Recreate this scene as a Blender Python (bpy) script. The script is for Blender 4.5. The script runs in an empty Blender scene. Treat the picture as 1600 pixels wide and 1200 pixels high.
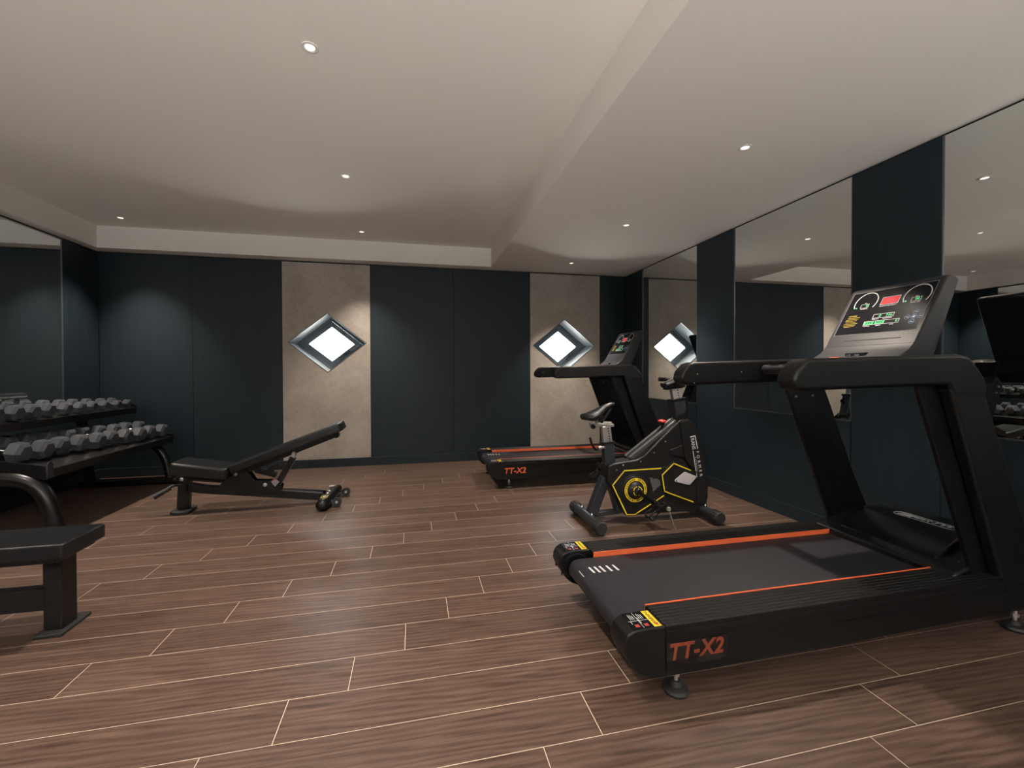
import bpy, bmesh, math, random
from mathutils import Vector, Matrix
random.seed(7)
S = bpy.context.scene
COL = S.collection
PI = math.pi

# ------------------------------------------------------------------ camera
def make_camera():
    th, pt, rl = 0.2208, 0.0113, -0.003
    f0 = Vector((math.sin(th), math.cos(th), 0)); r0 = Vector((math.cos(th), -math.sin(th), 0)); dn = Vector((0, 0, -1))
    fwd = f0*math.cos(pt) + dn*math.sin(pt); down = dn*math.cos(pt) - f0*math.sin(pt)
    r = r0*math.cos(rl) - down*math.sin(rl); d = r0*math.sin(rl) + down*math.cos(rl)
    cam = bpy.data.cameras.new('camera'); o = bpy.data.objects.new('camera', cam); COL.objects.link(o)
    m = Matrix((r, -d, -fwd)).transposed().to_4x4(); m.translation = Vector((0, 0, 1.2)); o.matrix_world = m
    cam.sensor_width = 36; cam.lens = 684/1600*36; cam.shift_y = -12.8/1600; cam.clip_start = 0.05
    S.camera = o
make_camera()
S.view_settings.view_transform = 'Standard'; S.view_settings.look = 'None'; S.view_settings.gamma = 1
S.view_settings.use_curve_mapping = False
S.view_settings.exposure = 0.14

# ------------------------------------------------------------------ sky
W = bpy.data.worlds.new('sky'); S.world = W; W.use_nodes = True
bg = W.node_tree.nodes['Background']; bg.inputs[0].default_value = (0.80, 0.92, 1.0, 1); bg.inputs[1].default_value = 1.0
BACK_UP, BACK_DOWN = 16.0, 36.0      # window side: bright sky, plus stronger light from below added to lift the ceiling
FRONT_UP, FRONT_DOWN = 0.4, 66.0      # behind the camera: dim sky, strong upward light added for the ceiling
wt = W.node_tree; wc = wt.nodes.new('ShaderNodeTexCoord'); ws = wt.nodes.new('ShaderNodeSeparateXYZ'); wt.links.new(wc.outputs['Generated'], ws.inputs[0])
def wrange(src, a, b_, x, y):
    n = wt.nodes.new('ShaderNodeMapRange'); wt.links.new(src, n.inputs[0])
    for k, v in enumerate((a, b_, x, y)):
        if isinstance(v, (int, float)): n.inputs[k+1].default_value = v
        else: wt.links.new(v, n.inputs[k+1])
    return n.outputs[0]
wb_ = wrange(ws.outputs[2], -0.35, -0.04, BACK_DOWN, BACK_UP); wf_ = wrange(ws.outputs[2], -0.48, -0.16, FRONT_DOWN, FRONT_UP)
wt.links.new(wrange(ws.outputs[1], -0.05, 0.05, wf_, wb_), bg.inputs[1])
wx = wt.nodes.new('ShaderNodeMix'); wx.data_type = 'RGBA'; wt.links.new(wrange(ws.outputs[2], -0.35, -0.02, 0.0, 1.0), wx.inputs[0])
wx.inputs[6].default_value = (1.0, 0.965, 0.90, 1); wx.inputs[7].default_value = (0.80, 0.92, 1.0, 1); wt.links.new(wx.outputs[2], bg.inputs[0])
SPOT_W = 190.0; SPOT_COL = (1.0, 0.87, 0.73)

def portal(name, loc, rot, sx, sy):
    l = bpy.data.lights.new(name, 'AREA'); l.shape = 'RECTANGLE'; l.size = sx; l.size_y = sy; l.cycles.is_portal = True
    o = bpy.data.objects.new(name, l); COL.objects.link(o); o.location = loc; o.rotation_euler = rot
portal('sky_portal', (-1.045, 6.25, 1.558), (-PI/2, 0, 0), 0.9, 0.75)
portal('sky_portal', (2.0675, 6.25, 1.55), (-PI/2, 0, 0), 0.9, 0.75)
DX0, DX1 = -2.4, 2.0  # sides of the unseen opening behind the camera, added to let light in
portal('sky_portal', ((DX0+DX1)/2, -4.52, 1.15), (PI/2, 0, 0), DX1-DX0, 2.3)

# ------------------------------------------------------------------ materials
def newmat(name):
    m = bpy.data.materials.new(name); m.use_nodes = True
    return m, m.node_tree, m.node_tree.nodes['Principled BSDF']
def N(nt, t, **k):
    n = nt.nodes.new(t)
    for a, b in k.items(): setattr(n, a, b)
    return n
def mth(nt, op, a, b=None, c=None):
    n = N(nt, 'ShaderNodeMath', operation=op)
    for i, v in enumerate((a, b, c)):
        if v is None: continue
        if isinstance(v, (int, float)): n.inputs[i].default_value = v
        else: nt.links.new(v, n.inputs[i])
    return n.outputs[0]
def mixc(nt, fac, a, b):
    n = N(nt, 'ShaderNodeMix', data_type='RGBA')
    for i, v in ((0, fac), (6, a), (7, b)):
        if isinstance(v, (int, float)): n.inputs[i].default_value = v
        elif isinstance(v, tuple): n.inputs[i].default_value = (*v, 1) if len(v) == 3 else v
        else: nt.links.new(v, n.inputs[i])
    return n.outputs[2]
def simple(name, col, rough=0.5, metal=0.0, var=0.12, scale=30, bump=0.0, bscale=400, spec=0.5, emit=None, es=0):
    """procedural material: noise varies the colour and roughness a little, a fine noise bumps the surface"""
    m, nt, p = newmat(name)
    tc = N(nt, 'ShaderNodeTexCoord'); no = N(nt, 'ShaderNodeTexNoise'); no.inputs['Scale'].default_value = scale
    nt.links.new(tc.outputs['Object'], no.inputs['Vector'])
    lo = tuple(c*(1-var) for c in col); hi = tuple(min(1, c*(1+var)) for c in col)
    nt.links.new(mixc(nt, no.outputs[0], lo, hi), p.inputs['Base Color'])
    r = mth(nt, 'MULTIPLY_ADD', no.outputs[0], 0.05, rough-0.025); nt.links.new(r, p.inputs['Roughness'])
    p.inputs['Metallic'].default_value = metal; p.inputs['Specular IOR Level'].default_value = spec
    if bump:
        n2 = N(nt, 'ShaderNodeTexNoise'); n2.inputs['Scale'].default_value = bscale
        nt.links.new(tc.outputs['Object'], n2.inputs['Vector'])
        b = N(nt, 'ShaderNodeBump'); b.inputs['Strength'].default_value = bump; b.inputs['Distance'].default_value = 0.001
        nt.links.new(n2.outputs[0], b.inputs['Height']); nt.links.new(b.outputs[0], p.inputs['Normal'])
    if emit:
        p.inputs['Emission Color'].default_value = (*emit, 1); p.inputs['Emission Strength'].default_value = es
    return m
M = {}
M['black_steel'] = simple('black_steel', (0.006, 0.006, 0.007), 0.30, var=0.05, spec=0.4)
M['gunmetal'] = simple('gunmetal_steel', (0.026, 0.030, 0.037), 0.34, spec=0.4)
M['plastic'] = simple('black_plastic', (0.006, 0.006, 0.0065), 0.40, bump=0.1, bscale=900, spec=0.30)
M['shell'] = simple('black_bike_shell', (0.012, 0.012, 0.0125), 0.42, bump=0.1, bscale=900, spec=0.35)
M['hood'] = simple('glossy_black_plastic', (0.006, 0.0065, 0.008), 0.24, spec=0.45)
M['console'] = simple('console_plastic', (0.018, 0.018, 0.022), 0.42, bump=0.1, bscale=900, spec=0.3)
M['glass_panel'] = simple('black_display_glass', (0.010, 0.010, 0.013), 0.25, spec=0.06)
M['vinyl'] = simple('black_vinyl', (0.008, 0.009, 0.011), 0.36, bump=0.25, bscale=300, spec=0.45)
M['rubber'] = simple('black_rubber', (0.02, 0.02, 0.021), 0.6, bump=0.2)
M['hex'] = simple('dumbbell_rubber', (0.062, 0.069, 0.082), 0.30, bump=0.1, bscale=500, spec=0.5)
M['chrome'] = simple('chrome', (0.75, 0.75, 0.76), 0.14, metal=1, var=0.03)
M['steel'] = simple('brushed_steel', (0.52, 0.50, 0.49), 0.34, metal=0.7, var=0.08)
M['belt'] = simple('running_belt', (0.018, 0.018, 0.023), 0.5, bump=0.6, bscale=260, spec=0.35)
M['orange'] = simple('orange_strip', (0.80, 0.15, 0.055), 0.45, var=0.04)
M['yellow'] = simple('yellow_print', (0.82, 0.62, 0.03), 0.45, var=0.04)
M['white'] = simple('white_print', (0.72, 0.73, 0.76), 0.45, var=0.03)
M['tube_grey'] = simple('grey_metallic_paint', (0.10, 0.098, 0.10), 0.3, metal=0.4)
M['silver'] = simple('silver_plate', (0.50, 0.48, 0.52), 0.38, var=0.04)
M['redknob'] = simple('red_plastic', (0.55, 0.03, 0.03), 0.35)
M['redprint'] = simple('red_print', (0.42, 0.05, 0.04), 0.45)
M['blue'] = simple('blue_print', (0.05, 0.25, 0.62), 0.4)
m = bpy.data.materials.new('dusty_film'); m.use_nodes = True; nt = m.node_tree; M['film'] = m; pb = nt.nodes['Principled BSDF']
pb.inputs['Base Color'].default_value = (0.035, 0.028, 0.026, 1); pb.inputs['Roughness'].default_value = 0.25
tf = N(nt, 'ShaderNodeBsdfTransparent'); mf = N(nt, 'ShaderNodeMixShader'); nf = N(nt, 'ShaderNodeTexNoise'); nf.inputs['Scale'].default_value = 45
nt.links.new(mth(nt, 'MULTIPLY_ADD', nf.outputs[0], 0.35, 0.12), mf.inputs[0]); nt.links.new(tf.outputs[0], mf.inputs[1]); nt.links.new(pb.outputs[0], mf.inputs[2])
nt.links.new(mf.outputs[0], nt.nodes['Material Output'].inputs[0])
M['greyprint'] = simple('grey_print', (0.28, 0.28, 0.30), 0.45)
M['green_led'] = simple('green_led', (0.02, 0.3, 0.1), 0.4, emit=(0.08, 1.0, 0.30), es=0.75)
M['red_led'] = simple('red_led', (0.2, 0.01, 0.01), 0.4, spec=0.1, emit=(1.0, 0.04, 0.06), es=0.6)
M['window_grey'] = simple('window_frame_grey', (0.13, 0.16, 0.185), 0.5, spec=0.3)
M['reveal'] = simple('reveal_white', (0.42, 0.46, 0.48), 0.9, var=0.03, spec=0.05)
M['lens'] = simple('lamp_lens', (0.9, 0.9, 0.9), 0.3, emit=(1.0, 0.9, 0.76), es=1.5)
M['trim_white'] = simple('lamp_trim_white', (0.7, 0.68, 0.64), 0.4, var=0.03)
M['ceiling'] = simple('ceiling_paint', (0.76, 0.725, 0.68), 0.85, var=0.015, scale=1.2)
M['edge_metal'] = simple('edge_trim_metal', (0.10, 0.115, 0.125), 0.35, metal=0.6)
M['shadowgap'] = simple('black_gap', (0.008, 0.008, 0.008), 0.7)

m, nt, p = newmat('mirror'); M['mirror'] = m
p.inputs['Metallic'].default_value = 1; p.inputs['Roughness'].default_value = 0.0
tc = N(nt, 'ShaderNodeTexCoord'); no = N(nt, 'ShaderNodeTexNoise'); no.inputs['Scale'].default_value = 0.7; nt.links.new(tc.outputs['Object'], no.inputs['Vector'])
nt.links.new(mixc(nt, no.outputs[0], (0.76, 0.79, 0.775), (0.79, 0.82, 0.805)), p.inputs['Base Color'])

m = bpy.data.materials.new('window_glass'); m.use_nodes = True; nt = m.node_tree; nt.nodes.clear(); M['glass'] = m
out = N(nt, 'ShaderNodeOutputMaterial'); mx = N(nt, 'ShaderNodeMixShader'); tr = N(nt, 'ShaderNodeBsdfTransparent'); gl = N(nt, 'ShaderNodeBsdfGlossy')
gl.inputs['Roughness'].default_value = 0.02; fr = N(nt, 'ShaderNodeFresnel'); fr.inputs[0].default_value = 1.45
nt.links.new(fr.outputs[0], mx.inputs[0]); nt.links.new(tr.outputs[0], mx.inputs[1]); nt.links.new(gl.outputs[0], mx.inputs[2]); nt.links.new(mx.outputs[0], out.inputs[0])

# dark stained wall panels with vertical wood grain
m, nt, p = newmat('dark_wood_panel'); M['panel'] = m
tc = N(nt, 'ShaderNodeTexCoord'); mp = N(nt, 'ShaderNodeMapping'); mp.inputs['Scale'].default_value = (1, 1, 0.03); nt.links.new(tc.outputs['Object'], mp.inputs[0])
n1 = N(nt, 'ShaderNodeTexNoise'); n1.inputs['Scale'].default_value = 55; n1.inputs['Detail'].default_value = 6; n1.inputs['Distortion'].default_value = 0.6
n2 = N(nt, 'ShaderNodeTexNoise'); n2.inputs['Scale'].default_value = 6; n2.inputs['Detail'].default_value = 3
for n in (n1, n2): nt.links.new(mp.outputs[0], n.inputs['Vector'])
c1 = mixc(nt, n1.outputs[0], (0.004, 0.008, 0.012), (0.028, 0.042, 0.056)); c2 = mixc(nt, n2.outputs[0], (0.008, 0.014, 0.019), (0.013, 0.022, 0.029))
nt.links.new(mixc(nt, 0.5, c1, c2), p.inputs['Base Color'])
nt.links.new(mth(nt, 'MULTIPLY_ADD', n1.outputs[0], 0.2, 0.36), p.inputs['Roughness']); p.inputs['Specular IOR Level'].default_value = 0.28
b = N(nt, 'ShaderNodeBump'); b.inputs['Strength'].default_value = 0.25; b.inputs['Distance'].default_value = 0.001; nt.links.new(n1.outputs[0], b.inputs['Height']); nt.links.new(b.outputs[0], p.inputs['Normal'])

# concrete look panels
m, nt, p = newmat('concrete_panel'); M['concrete'] = m
tc = N(nt, 'ShaderNodeTexCoord')
ns = []
for sc, de, di in ((2.2, 8, 0.4), (14, 8, 1.2), (90, 3, 0)):
    n = N(nt, 'ShaderNodeTexNoise'); n.inputs['Scale'].default_value = sc; n.inputs['Detail'].default_value = de; n.inputs['Distortion'].default_value = di
    nt.links.new(tc.outputs['Object'], n.inputs['Vector']); ns.append(n.outputs[0])
rp = N(nt, 'ShaderNodeValToRGB'); rp.color_ramp.elements[0].position = 0.3; rp.color_ramp.elements[1].position = 0.7
rp.color_ramp.elements[0].color = (0.27, 0.235, 0.205, 1); rp.color_ramp.elements[1].color = (0.46, 0.41, 0.365, 1)
nt.links.new(mth(nt, 'ADD', mth(nt, 'MULTIPLY', ns[0], 0.55), mth(nt, 'ADD', mth(nt, 'MULTIPLY', ns[1], 0.33), mth(nt, 'MULTIPLY', ns[2], 0.12))), rp.inputs[0])
nt.links.new(rp.outputs[0], p.inputs['Base Color']); p.inputs['Roughness'].default_value = 0.62

# wood look floor tiles, 1.257 x 0.2 m, sixth-offset bond, light grout
m, nt, p = newmat('wood_tile_floor'); M['floor'] = m
LT, WT, ST, X0, Y0 = 1.2568, 0.2, 0.204, -0.4517, 1.5283
tc = N(nt, 'ShaderNodeTexCoord'); sp = N(nt, 'ShaderNodeSeparateXYZ'); nt.links.new(tc.outputs['Object'], sp.inputs[0])
yy = mth(nt, 'DIVIDE', mth(nt, 'SUBTRACT', sp.outputs[1], Y0), WT); row = mth(nt, 'FLOOR', yy); fy = mth(nt, 'FRACT', yy)
xx = mth(nt, 'DIVIDE', mth(nt, 'SUBTRACT', mth(nt, 'SUBTRACT', sp.outputs[0], X0), mth(nt, 'MULTIPLY', row, ST)), LT); cl = mth(nt, 'FLOOR', xx); fx = mth(nt, 'FRACT', xx)
def near_edge(fr_, size, w):
    d = mth(nt, 'MULTIPLY', mth(nt, 'MINIMUM', fr_, mth(nt, 'SUBTRACT', 1.0, fr_)), size)
    return mth(nt, 'LESS_THAN', d, w)
grout = mth(nt, 'MAXIMUM', near_edge(fy, WT, 0.0011), near_edge(fx, LT, 0.0012))
cv = N(nt, 'ShaderNodeCombineXYZ'); nt.links.new(row, cv.inputs[0]); nt.links.new(cl, cv.inputs[1])
wn = N(nt, 'ShaderNodeTexWhiteNoise', noise_dimensions='2D'); nt.links.new(cv.outputs[0], wn.inputs['Vector'])
off = mth(nt, 'MULTIPLY', wn.outputs['Value'], 40.0)
gv = N(nt, 'ShaderNodeCombineXYZ'); nt.links.new(mth(nt, 'MULTIPLY_ADD', sp.outputs[0], 0.9, off), gv.inputs[0]); nt.links.new(mth(nt, 'MULTIPLY_ADD', sp.outputs[1], 9.0, off), gv.inputs[1])
g1 = N(nt, 'ShaderNodeTexNoise'); g1.inputs['Scale'].default_value = 2.2; g1.inputs['Detail'].default_value = 7; g1.inputs['Distortion'].default_value = 1.4; nt.links.new(gv.outputs[0], g1.inputs['Vector'])
gv2 = N(nt, 'ShaderNodeCombineXYZ'); nt.links.new(mth(nt, 'MULTIPLY_ADD', sp.outputs[0], 3.0, off), gv2.inputs[0]); nt.links.new(mth(nt, 'MULTIPLY_ADD', sp.outputs[1], 90.0, off), gv2.inputs[1])
g2 = N(nt, 'ShaderNodeTexNoise'); g2.inputs['Scale'].default_value = 2.0; g2.inputs['Detail'].default_value = 5; nt.links.new(gv2.outputs[0], g2.inputs['Vector'])
wv = N(nt, 'ShaderNodeTexWave', wave_type='RINGS', rings_direction='SPHERICAL'); wv.inputs['Scale'].default_value = 1.5; wv.inputs['Distortion'].default_value = 9; wv.inputs['Detail'].default_value = 3; wv.inputs['Detail Scale'].default_value = 1.2
nt.links.new(gv.outputs[0], wv.inputs['Vector'])
t = mth(nt, 'ADD', mth(nt, 'MULTIPLY', g1.outputs[0], 0.48), mth(nt, 'ADD', mth(nt, 'MULTIPLY', g2.outputs[0], 0.34), mth(nt, 'MULTIPLY', wv.outputs['Fac'], 0.18)))
rp = N(nt, 'ShaderNodeValToRGB'); rp.color_ramp.elements[0].position = 0.30; rp.color_ramp.elements[1].position = 0.72
rp.color_ramp.elements[0].color = (0.048, 0.028, 0.021, 1); rp.color_ramp.elements[1].color = (0.140, 0.090, 0.068, 1); nt.links.new(t, rp.inputs[0])
tone = mth(nt, 'MULTIPLY_ADD', wn.outputs['Value'], 0.22, 0.89)
hs = N(nt, 'ShaderNodeHueSaturation'); nt.links.new(tone, hs.inputs['Value']); nt.links.new(rp.outputs[0], hs.inputs['Color'])
nt.links.new(mixc(nt, grout, hs.outputs[0], (0.62, 0.52, 0.42)), p.inputs['Base Color'])
nt.links.new(mth(nt, 'MULTIPLY_ADD', g2.outputs[0], 0.14, 0.30), p.inputs['Roughness']); p.inputs['Specular IOR Level'].default_value = 0.4
b = N(nt, 'ShaderNodeBump'); b.inputs['Strength'].default_value = 0.35; b.inputs['Distance'].default_value = 0.0012
nt.links.new(mth(nt, 'SUBTRACT', mth(nt, 'MULTIPLY', t, 0.6), grout), b.inputs['Height']); nt.links.new(b.outputs[0], p.inputs['Normal'])

# ------------------------------------------------------------------ mesh helpers
class MB:
    def __init__(s): s.bm = bmesh.new()
    def box(s, a, b):
        x0, y0, z0 = (min(a[i], b[i]) for i in range(3)); x1, y1, z1 = (max(a[i], b[i]) for i in range(3))
        v = [s.bm.verts.new(q) for q in ((x0,y0,z0),(x1,y0,z0),(x1,y1,z0),(x0,y1,z0),(x0,y0,z1),(x1,y0,z1),(x1,y1,z1),(x0,y1,z1))]
        for f in ((0,3,2,1),(4,5,6,7),(0,1,5,4),(1,2,6,5),(2,3,7,6),(3,0,4,7)): s.bm.faces.new([v[i] for i in f])
        return s
    def prism(s, pts, a, b, axis='y', mapf=None):
        """polygon (2-D) extruded along an axis from a to b; axis y: pts are (x,z), axis x: (y,z), axis z: (x,y)"""
        def P(p, t):
            if mapf: return mapf(p, t)
            return {'y': (p[0], t, p[1]), 'x': (t, p[0], p[1]), 'z': (p[0], p[1], t)}[axis]
        A = [s.bm.verts.new(P(p, a)) for p in pts]; B = [s.bm.verts.new(P(p, b)) for p in pts]
        n = len(pts); s.bm.faces.new(A); s.bm.faces.new(B[::-1])
        for i in range(n): s.bm.faces.new((A[i], B[i], B[(i+1) % n], A[(i+1) % n]))
        return s
    def rings(s, rings, caps=True, closed=False):
        R = [[s.bm.verts.new(p) for p in r] for r in rings]; n = len(R[0])
        m = len(R) if closed else len(R)-1
        for k in range(m):
            A, B = R[k], R[(k+1) % len(R)]
            for i in range(n): s.bm.faces.new((A[i], A[(i+1) % n], B[(i+1) % n], B[i]))
        if caps and not closed: s.bm.faces.new(R[0][::-1]); s.bm.faces.new(R[-1])
        return s
    def cyl(s, p0, p1, r0, r1=None, seg=24, caps=True):
        return s.lathe(p0, p1, [(0, r0), (1, r0 if r1 is None else r1)], seg, caps)
    def lathe(s, p0, p1, prof, seg=24, caps=True, rot=0):
        p0, p1 = Vector(p0), Vector(p1); d = p1-p0; q = d.to_track_quat('Z', 'Y')
        rr = []
        for t, r in prof:
            rr.append([p0 + d*t + q @ Vector((r*math.cos(rot+2*PI*i/seg), r*math.sin(rot+2*PI*i/seg), 0)) for i in range(seg)])
        return s.rings(rr, caps)
    def tube(s, path, r, seg=14, rad=None, sx=1.0):
        path = [Vector(p) for p in path]; rr = []; up = None
        for i, p in enumerate(path):
            a = path[max(0, i-1)]; b = path[min(len(path)-1, i+1)]; d = (b-a).normalized()
            if up is None:
                up = Vector((0, 0, 1)) if abs(d.z) < 0.9 else Vector((1, 0, 0))
            x = d.cross(up).normalized(); up = x.cross(d).normalized()
            ri = rad[i] if rad else r
            rr.append([p + x*math.cos(2*PI*k/seg)*ri*sx + up*math.sin(2*PI*k/seg)*ri for k in range(seg)])
        return s.rings(rr, True)
    def bar(s, p0, p1, w, h, up=(0, 0, 1)):
        """rectangular bar between two points; w sideways, h along up"""
        p0, p1 = Vector(p0), Vector(p1); d = (p1-p0).normalized(); x = d.cross(Vector(up)).normalized(); u = x.cross(d).normalized()
        return s.rings([[p + x*a*w/2 + u*b*h/2 for a, b in ((-1,-1),(1,-1),(1,1),(-1,1))] for p in (p0, p1)])
    def sphere(s, c, r, sc=(1, 1, 1), seg=16):
        rr = []
        for j in range(1, seg//2):
            a = PI*j/(seg//2)
            rr.append([(c[0]+r*sc[0]*math.sin(a)*math.cos(2*PI*i/seg), c[1]+r*sc[1]*math.sin(a)*math.sin(2*PI*i/seg), c[2]+r*sc[2]*math.cos(a)) for i in range(seg)])
        return s.rings(rr)
def smooth_path(pts, n=8):
    """Catmull-Rom through points"""
    P = [Vector(p) for p in pts]; P = [2*P[0]-P[1]] + P + [2*P[-1]-P[-2]]; out = []
    for i in range(1, len(P)-2):
        for k in range(n):
            t = k/n; a, b, c, d = P[i-1:i+3]
            out.append(0.5*((2*b) + (c-a)*t + (2*a-5*b+4*c-d)*t*t + (3*b-a-3*c+d)*t**3))
    out.append(P[-2]); return out
O = Vector((0, 0, 0))
def setO(*p):
    global O; O = Vector(p)
def finish(o, ang=35):
    me = o.data
    for p_ in me.polygons: p_.use_smooth = True
    me.set_sharp_from_angle(angle=math.radians(ang))
def obj(name, mb, mat, parent=None, bevel=0.0, seg=2, ang=35, mats=None):
    bmesh.ops.recalc_face_normals(mb.bm, faces=mb.bm.faces)
    me = bpy.data.meshes.new(name); mb.bm.to_mesh(me); mb.bm.free(); me.transform(Matrix.Translation(-O))
    me.materials.append(M[mat]); o = bpy.data.objects.new(name, me); COL.objects.link(o)
    if parent is None: o.location = O
    else: o.parent = parent
    finish(o, ang)
    if bevel:
        b_ = o.modifiers.new('bevel', 'BEVEL'); b_.width = bevel; b_.segments = seg; b_.limit_method = 'ANGLE'; b_.angle_limit = math.radians(30); b_.harden_normals = True
    return o
def tag(o, label, cat, group=None):
    o['label'] = label; o['category'] = cat
    if group: o['group'] = group
    return o
def thing(name, label, cat, group=None):
    o = bpy.data.objects.new(name, None); COL.objects.link(o); o.location = O; o.empty_display_size = 0.1
    return tag(o, label, cat, group)
def struct(o): o['kind'] = 'structure'; return o
def text(name, s, size, mtx, mat, parent, depth=0.0004, align='CENTER', sx=1.0, shear=0.0, spacing=1.0, bold=0.0):
    """lettering as mesh; mtx columns: text right, text up, normal, position (world)"""
    cu = bpy.data.curves.new('t', 'FONT'); cu.body = s; cu.size = size; cu.extrude = depth; cu.align_x = align; cu.align_y = 'CENTER'; cu.shear = shear; cu.space_character = spacing; cu.offset = bold
    to = bpy.data.objects.new('t', cu); COL.objects.link(to); dg = bpy.context.evaluated_depsgraph_get()
    me = bpy.data.meshes.new_from_object(to.evaluated_get(dg)); bpy.data.objects.remove(to); bpy.data.curves.remove(cu)
    me.transform(Matrix.Translation(-O) @ mtx @ Matrix.Diagonal((sx, 1, 1, 1))); me.name = name; me.materials.clear(); me.materials.append(M[mat])
    o = bpy.data.objects.new(name, me); COL.objects.link(o); o.parent = parent
    return o
def frame(right, up, pos):
    r = Vector(right).normalized(); u = Vector(up).normalized(); n = r.cross(u)
    m_ = Matrix((r, u, n)).transposed().to_4x4(); m_.translation = Vector(pos); return m_
def copy_tree(o, parent=None):
    c = o.copy(); COL.objects.link(c)
    if parent: c.parent = parent; c.matrix_parent_inverse = o.matrix_parent_inverse
    for ch in list(o.children): copy_tree(ch, c)
    return c

# ------------------------------------------------------------------ room
XL, XR, YB, YF, ZC, ZR = -3.46, 2.98, 5.84, -4.5, 2.565, 2.805
BB = 0.105
struct(obj('floor', MB().box((XL-.1, YF, -0.08), (XR+.1, YB+.1, 0)), 'floor'))
c = MB()
for a, b_ in (((XL-.1, YF, ZR), (1.0, YB-.16, ZR+.12)), ((1.0, YF, ZC), (XR+.1, YB+.1, ZR+.12)), ((XL-.1, YB-.16, ZC), (1.0, YB+.1, ZR+.12)), ((XL-.1, YF, ZC), (XL+.085, YB-.16, ZR))): c.box(a, b_)
struct(obj('ceiling', c, 'ceiling'))

# back wall: dark panels between two concrete-look panels that carry the windows
GZ = ZC-0.02      # black shadow gap above the panels
def panels_y(mb, spans, y0, y1, z0=BB, z1=GZ, gap=0.0015):
    for a, b_ in spans: mb.box((a+gap, y0, z0), (b_-gap, y1, z1))
C1 = (-1.565, -0.536); C2 = (1.568, 2.60)
w = MB(); w.box((XL-.1, YB+.03, 0), (C1[0]+.02, YB+.05, ZC)); w.box((C1[1]-.02, YB+.03, 0), (C2[0]+.02, YB+.05, ZC)); w.box((C2[1]-.02, YB+.03, 0), (XR+.1, YB+.05, ZC)); w.box((XL-.1, YB+.032, GZ-.01), (XR+.1, YB+.05, ZC+.1))
wb = struct(obj('wall_back', w, 'shadowgap'))
w = MB(); panels_y(w, [(XL, -2.53), (-2.53, C1[0]), (C1[1], 0.516), (0.516, C2[0]), (C2[1], XR)], YB, YB+.03)
obj('dark_panel', w, 'panel', wb, bevel=0.0015)
W1 = (-1.045, 1.558, 0.4555, 0.367); W2 = (2.0675, 1.552, 0.4515, 0.367)
for (xa, xb), (cx, cz, hw, hh) in ((C1, W1), (C2, W2)):
    w = MB(); za, zb = BB, GZ; xa += .002; xb -= .002
    for y, flip in ((YB, 0), (YB+.04, 1)):
        P = {k: w.bm.verts.new((q[0], y, q[1])) for k, q in dict(a=(xa, za), b=(xb, za), c=(xb, zb), d=(xa, zb), L=(cx-hw, cz), R=(cx+hw, cz), T=(cx, cz+hh), B=(cx, cz-hh)).items()}
        for f in ('aBL', 'abB', 'bRB', 'bcR', 'cTR', 'cdT', 'dLT', 'daL'): w.bm.faces.new([P[k] for k in f])
    obj('concrete_panel', w, 'concrete', wb, ang=10)
w = MB(); w.box((XL, YB-.014, 0.001), (XR, YB+.03, BB))
struct(obj('baseboard_back', w, 'panel', bevel=0.002))

# diamond windows in deep tapered reveals
def rh(cx, cz, hw, hh, y): return [(cx-hw, y, cz), (cx, y, cz-hh), (cx+hw, y, cz), (cx, y, cz+hh)]
def rhring(cx, cz, o_, i_, y0, y1):
    """solid diamond ring between outer (hw,hh) and inner (hw,hh)"""
    mb = MB(); return mb.rings([rh(cx, cz, *o_, y0), rh(cx, cz, *i_, y0), rh(cx, cz, *i_, y1), rh(cx, cz, *o_, y1)], False, True)
def window(n, cx, cz, hw, hh, hand):
    mb = MB(); D = 0.28
    a, b_ = (hw, hh), (hw-.028, hh-.022)
    mb.rings([rh(cx, cz, a[0], a[1], YB+.001), rh(cx, cz, b_[0], b_[1], YB+D), rh(cx, cz, b_[0]+.08, b_[1]+.08, YB+D), rh(cx, cz, a[0]+.06, a[1]+.06, YB+.041)], False, True)
    r = struct(obj('window_%d' % n, mb, 'reveal', ang=5))
    obj('edge_trim', rhring(cx, cz, (hw+.009, hh+.007), (hw-.006, hh-.005), YB-.003, YB+.006), 'edge_metal', r, ang=5)
    h1, h2, h3, h4 = (b_[0]+.01, b_[1]+.01), (b_[0]-.052, b_[1]-.043), (b_[0]-.066, b_[1]-.054), (0.285, 0.228)
    fr_ = obj('window_frame', rhring(cx, cz, h1, h2, YB+D-.012, YB+D+.05), 'window_grey', r, bevel=.003, ang=5)
    obj('sash', rhring(cx, cz, (h2[0]-.002, h2[1]-.002), h4, YB+D-.002, YB+D+.045), 'window_grey', r, bevel=.004, ang=5)
    obj('gasket', rhring(cx, cz, (h4[0]+.004, h4[1]+.004), (h4[0]-.006, h4[1]-.005), YB+D+.012, YB+D+.04), 'edge_metal', r, ang=5)
    mb = MB(); mb.rings([rh(cx, cz, h4[0]-.001, h4[1]-.001, YB+D+.025), rh(cx, cz, h4[0]-.001, h4[1]-.001, YB+D+.03)]); obj('pane', mb, 'glass', r, ang=5)
    # handle on the lower right rail
    d = Vector((hw, 0, hh)).normalized(); mid = Vector((cx + (h4[0]+.045)*.56, YB+D-.004, cz-(h4[1]+.038)*.44))
    mb = MB(); mb.bar(mid-d*.03, mid+d*.05, .03, .018, (0, 1, 0)); mb.bar(mid+d*.02+Vector((0, -.03, 0)), mid-d*.10+Vector((0, -.035, 0)), .016, .014, (0, 1, 0)); mb.cyl(mid+d*.02, mid+d*.02+Vector((0, -.035, 0)), .009)
    obj('window_handle', mb, 'black_steel', r, bevel=.002)
    return r
window(1, *W1, 1); window(2, *W2, 1)

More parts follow.
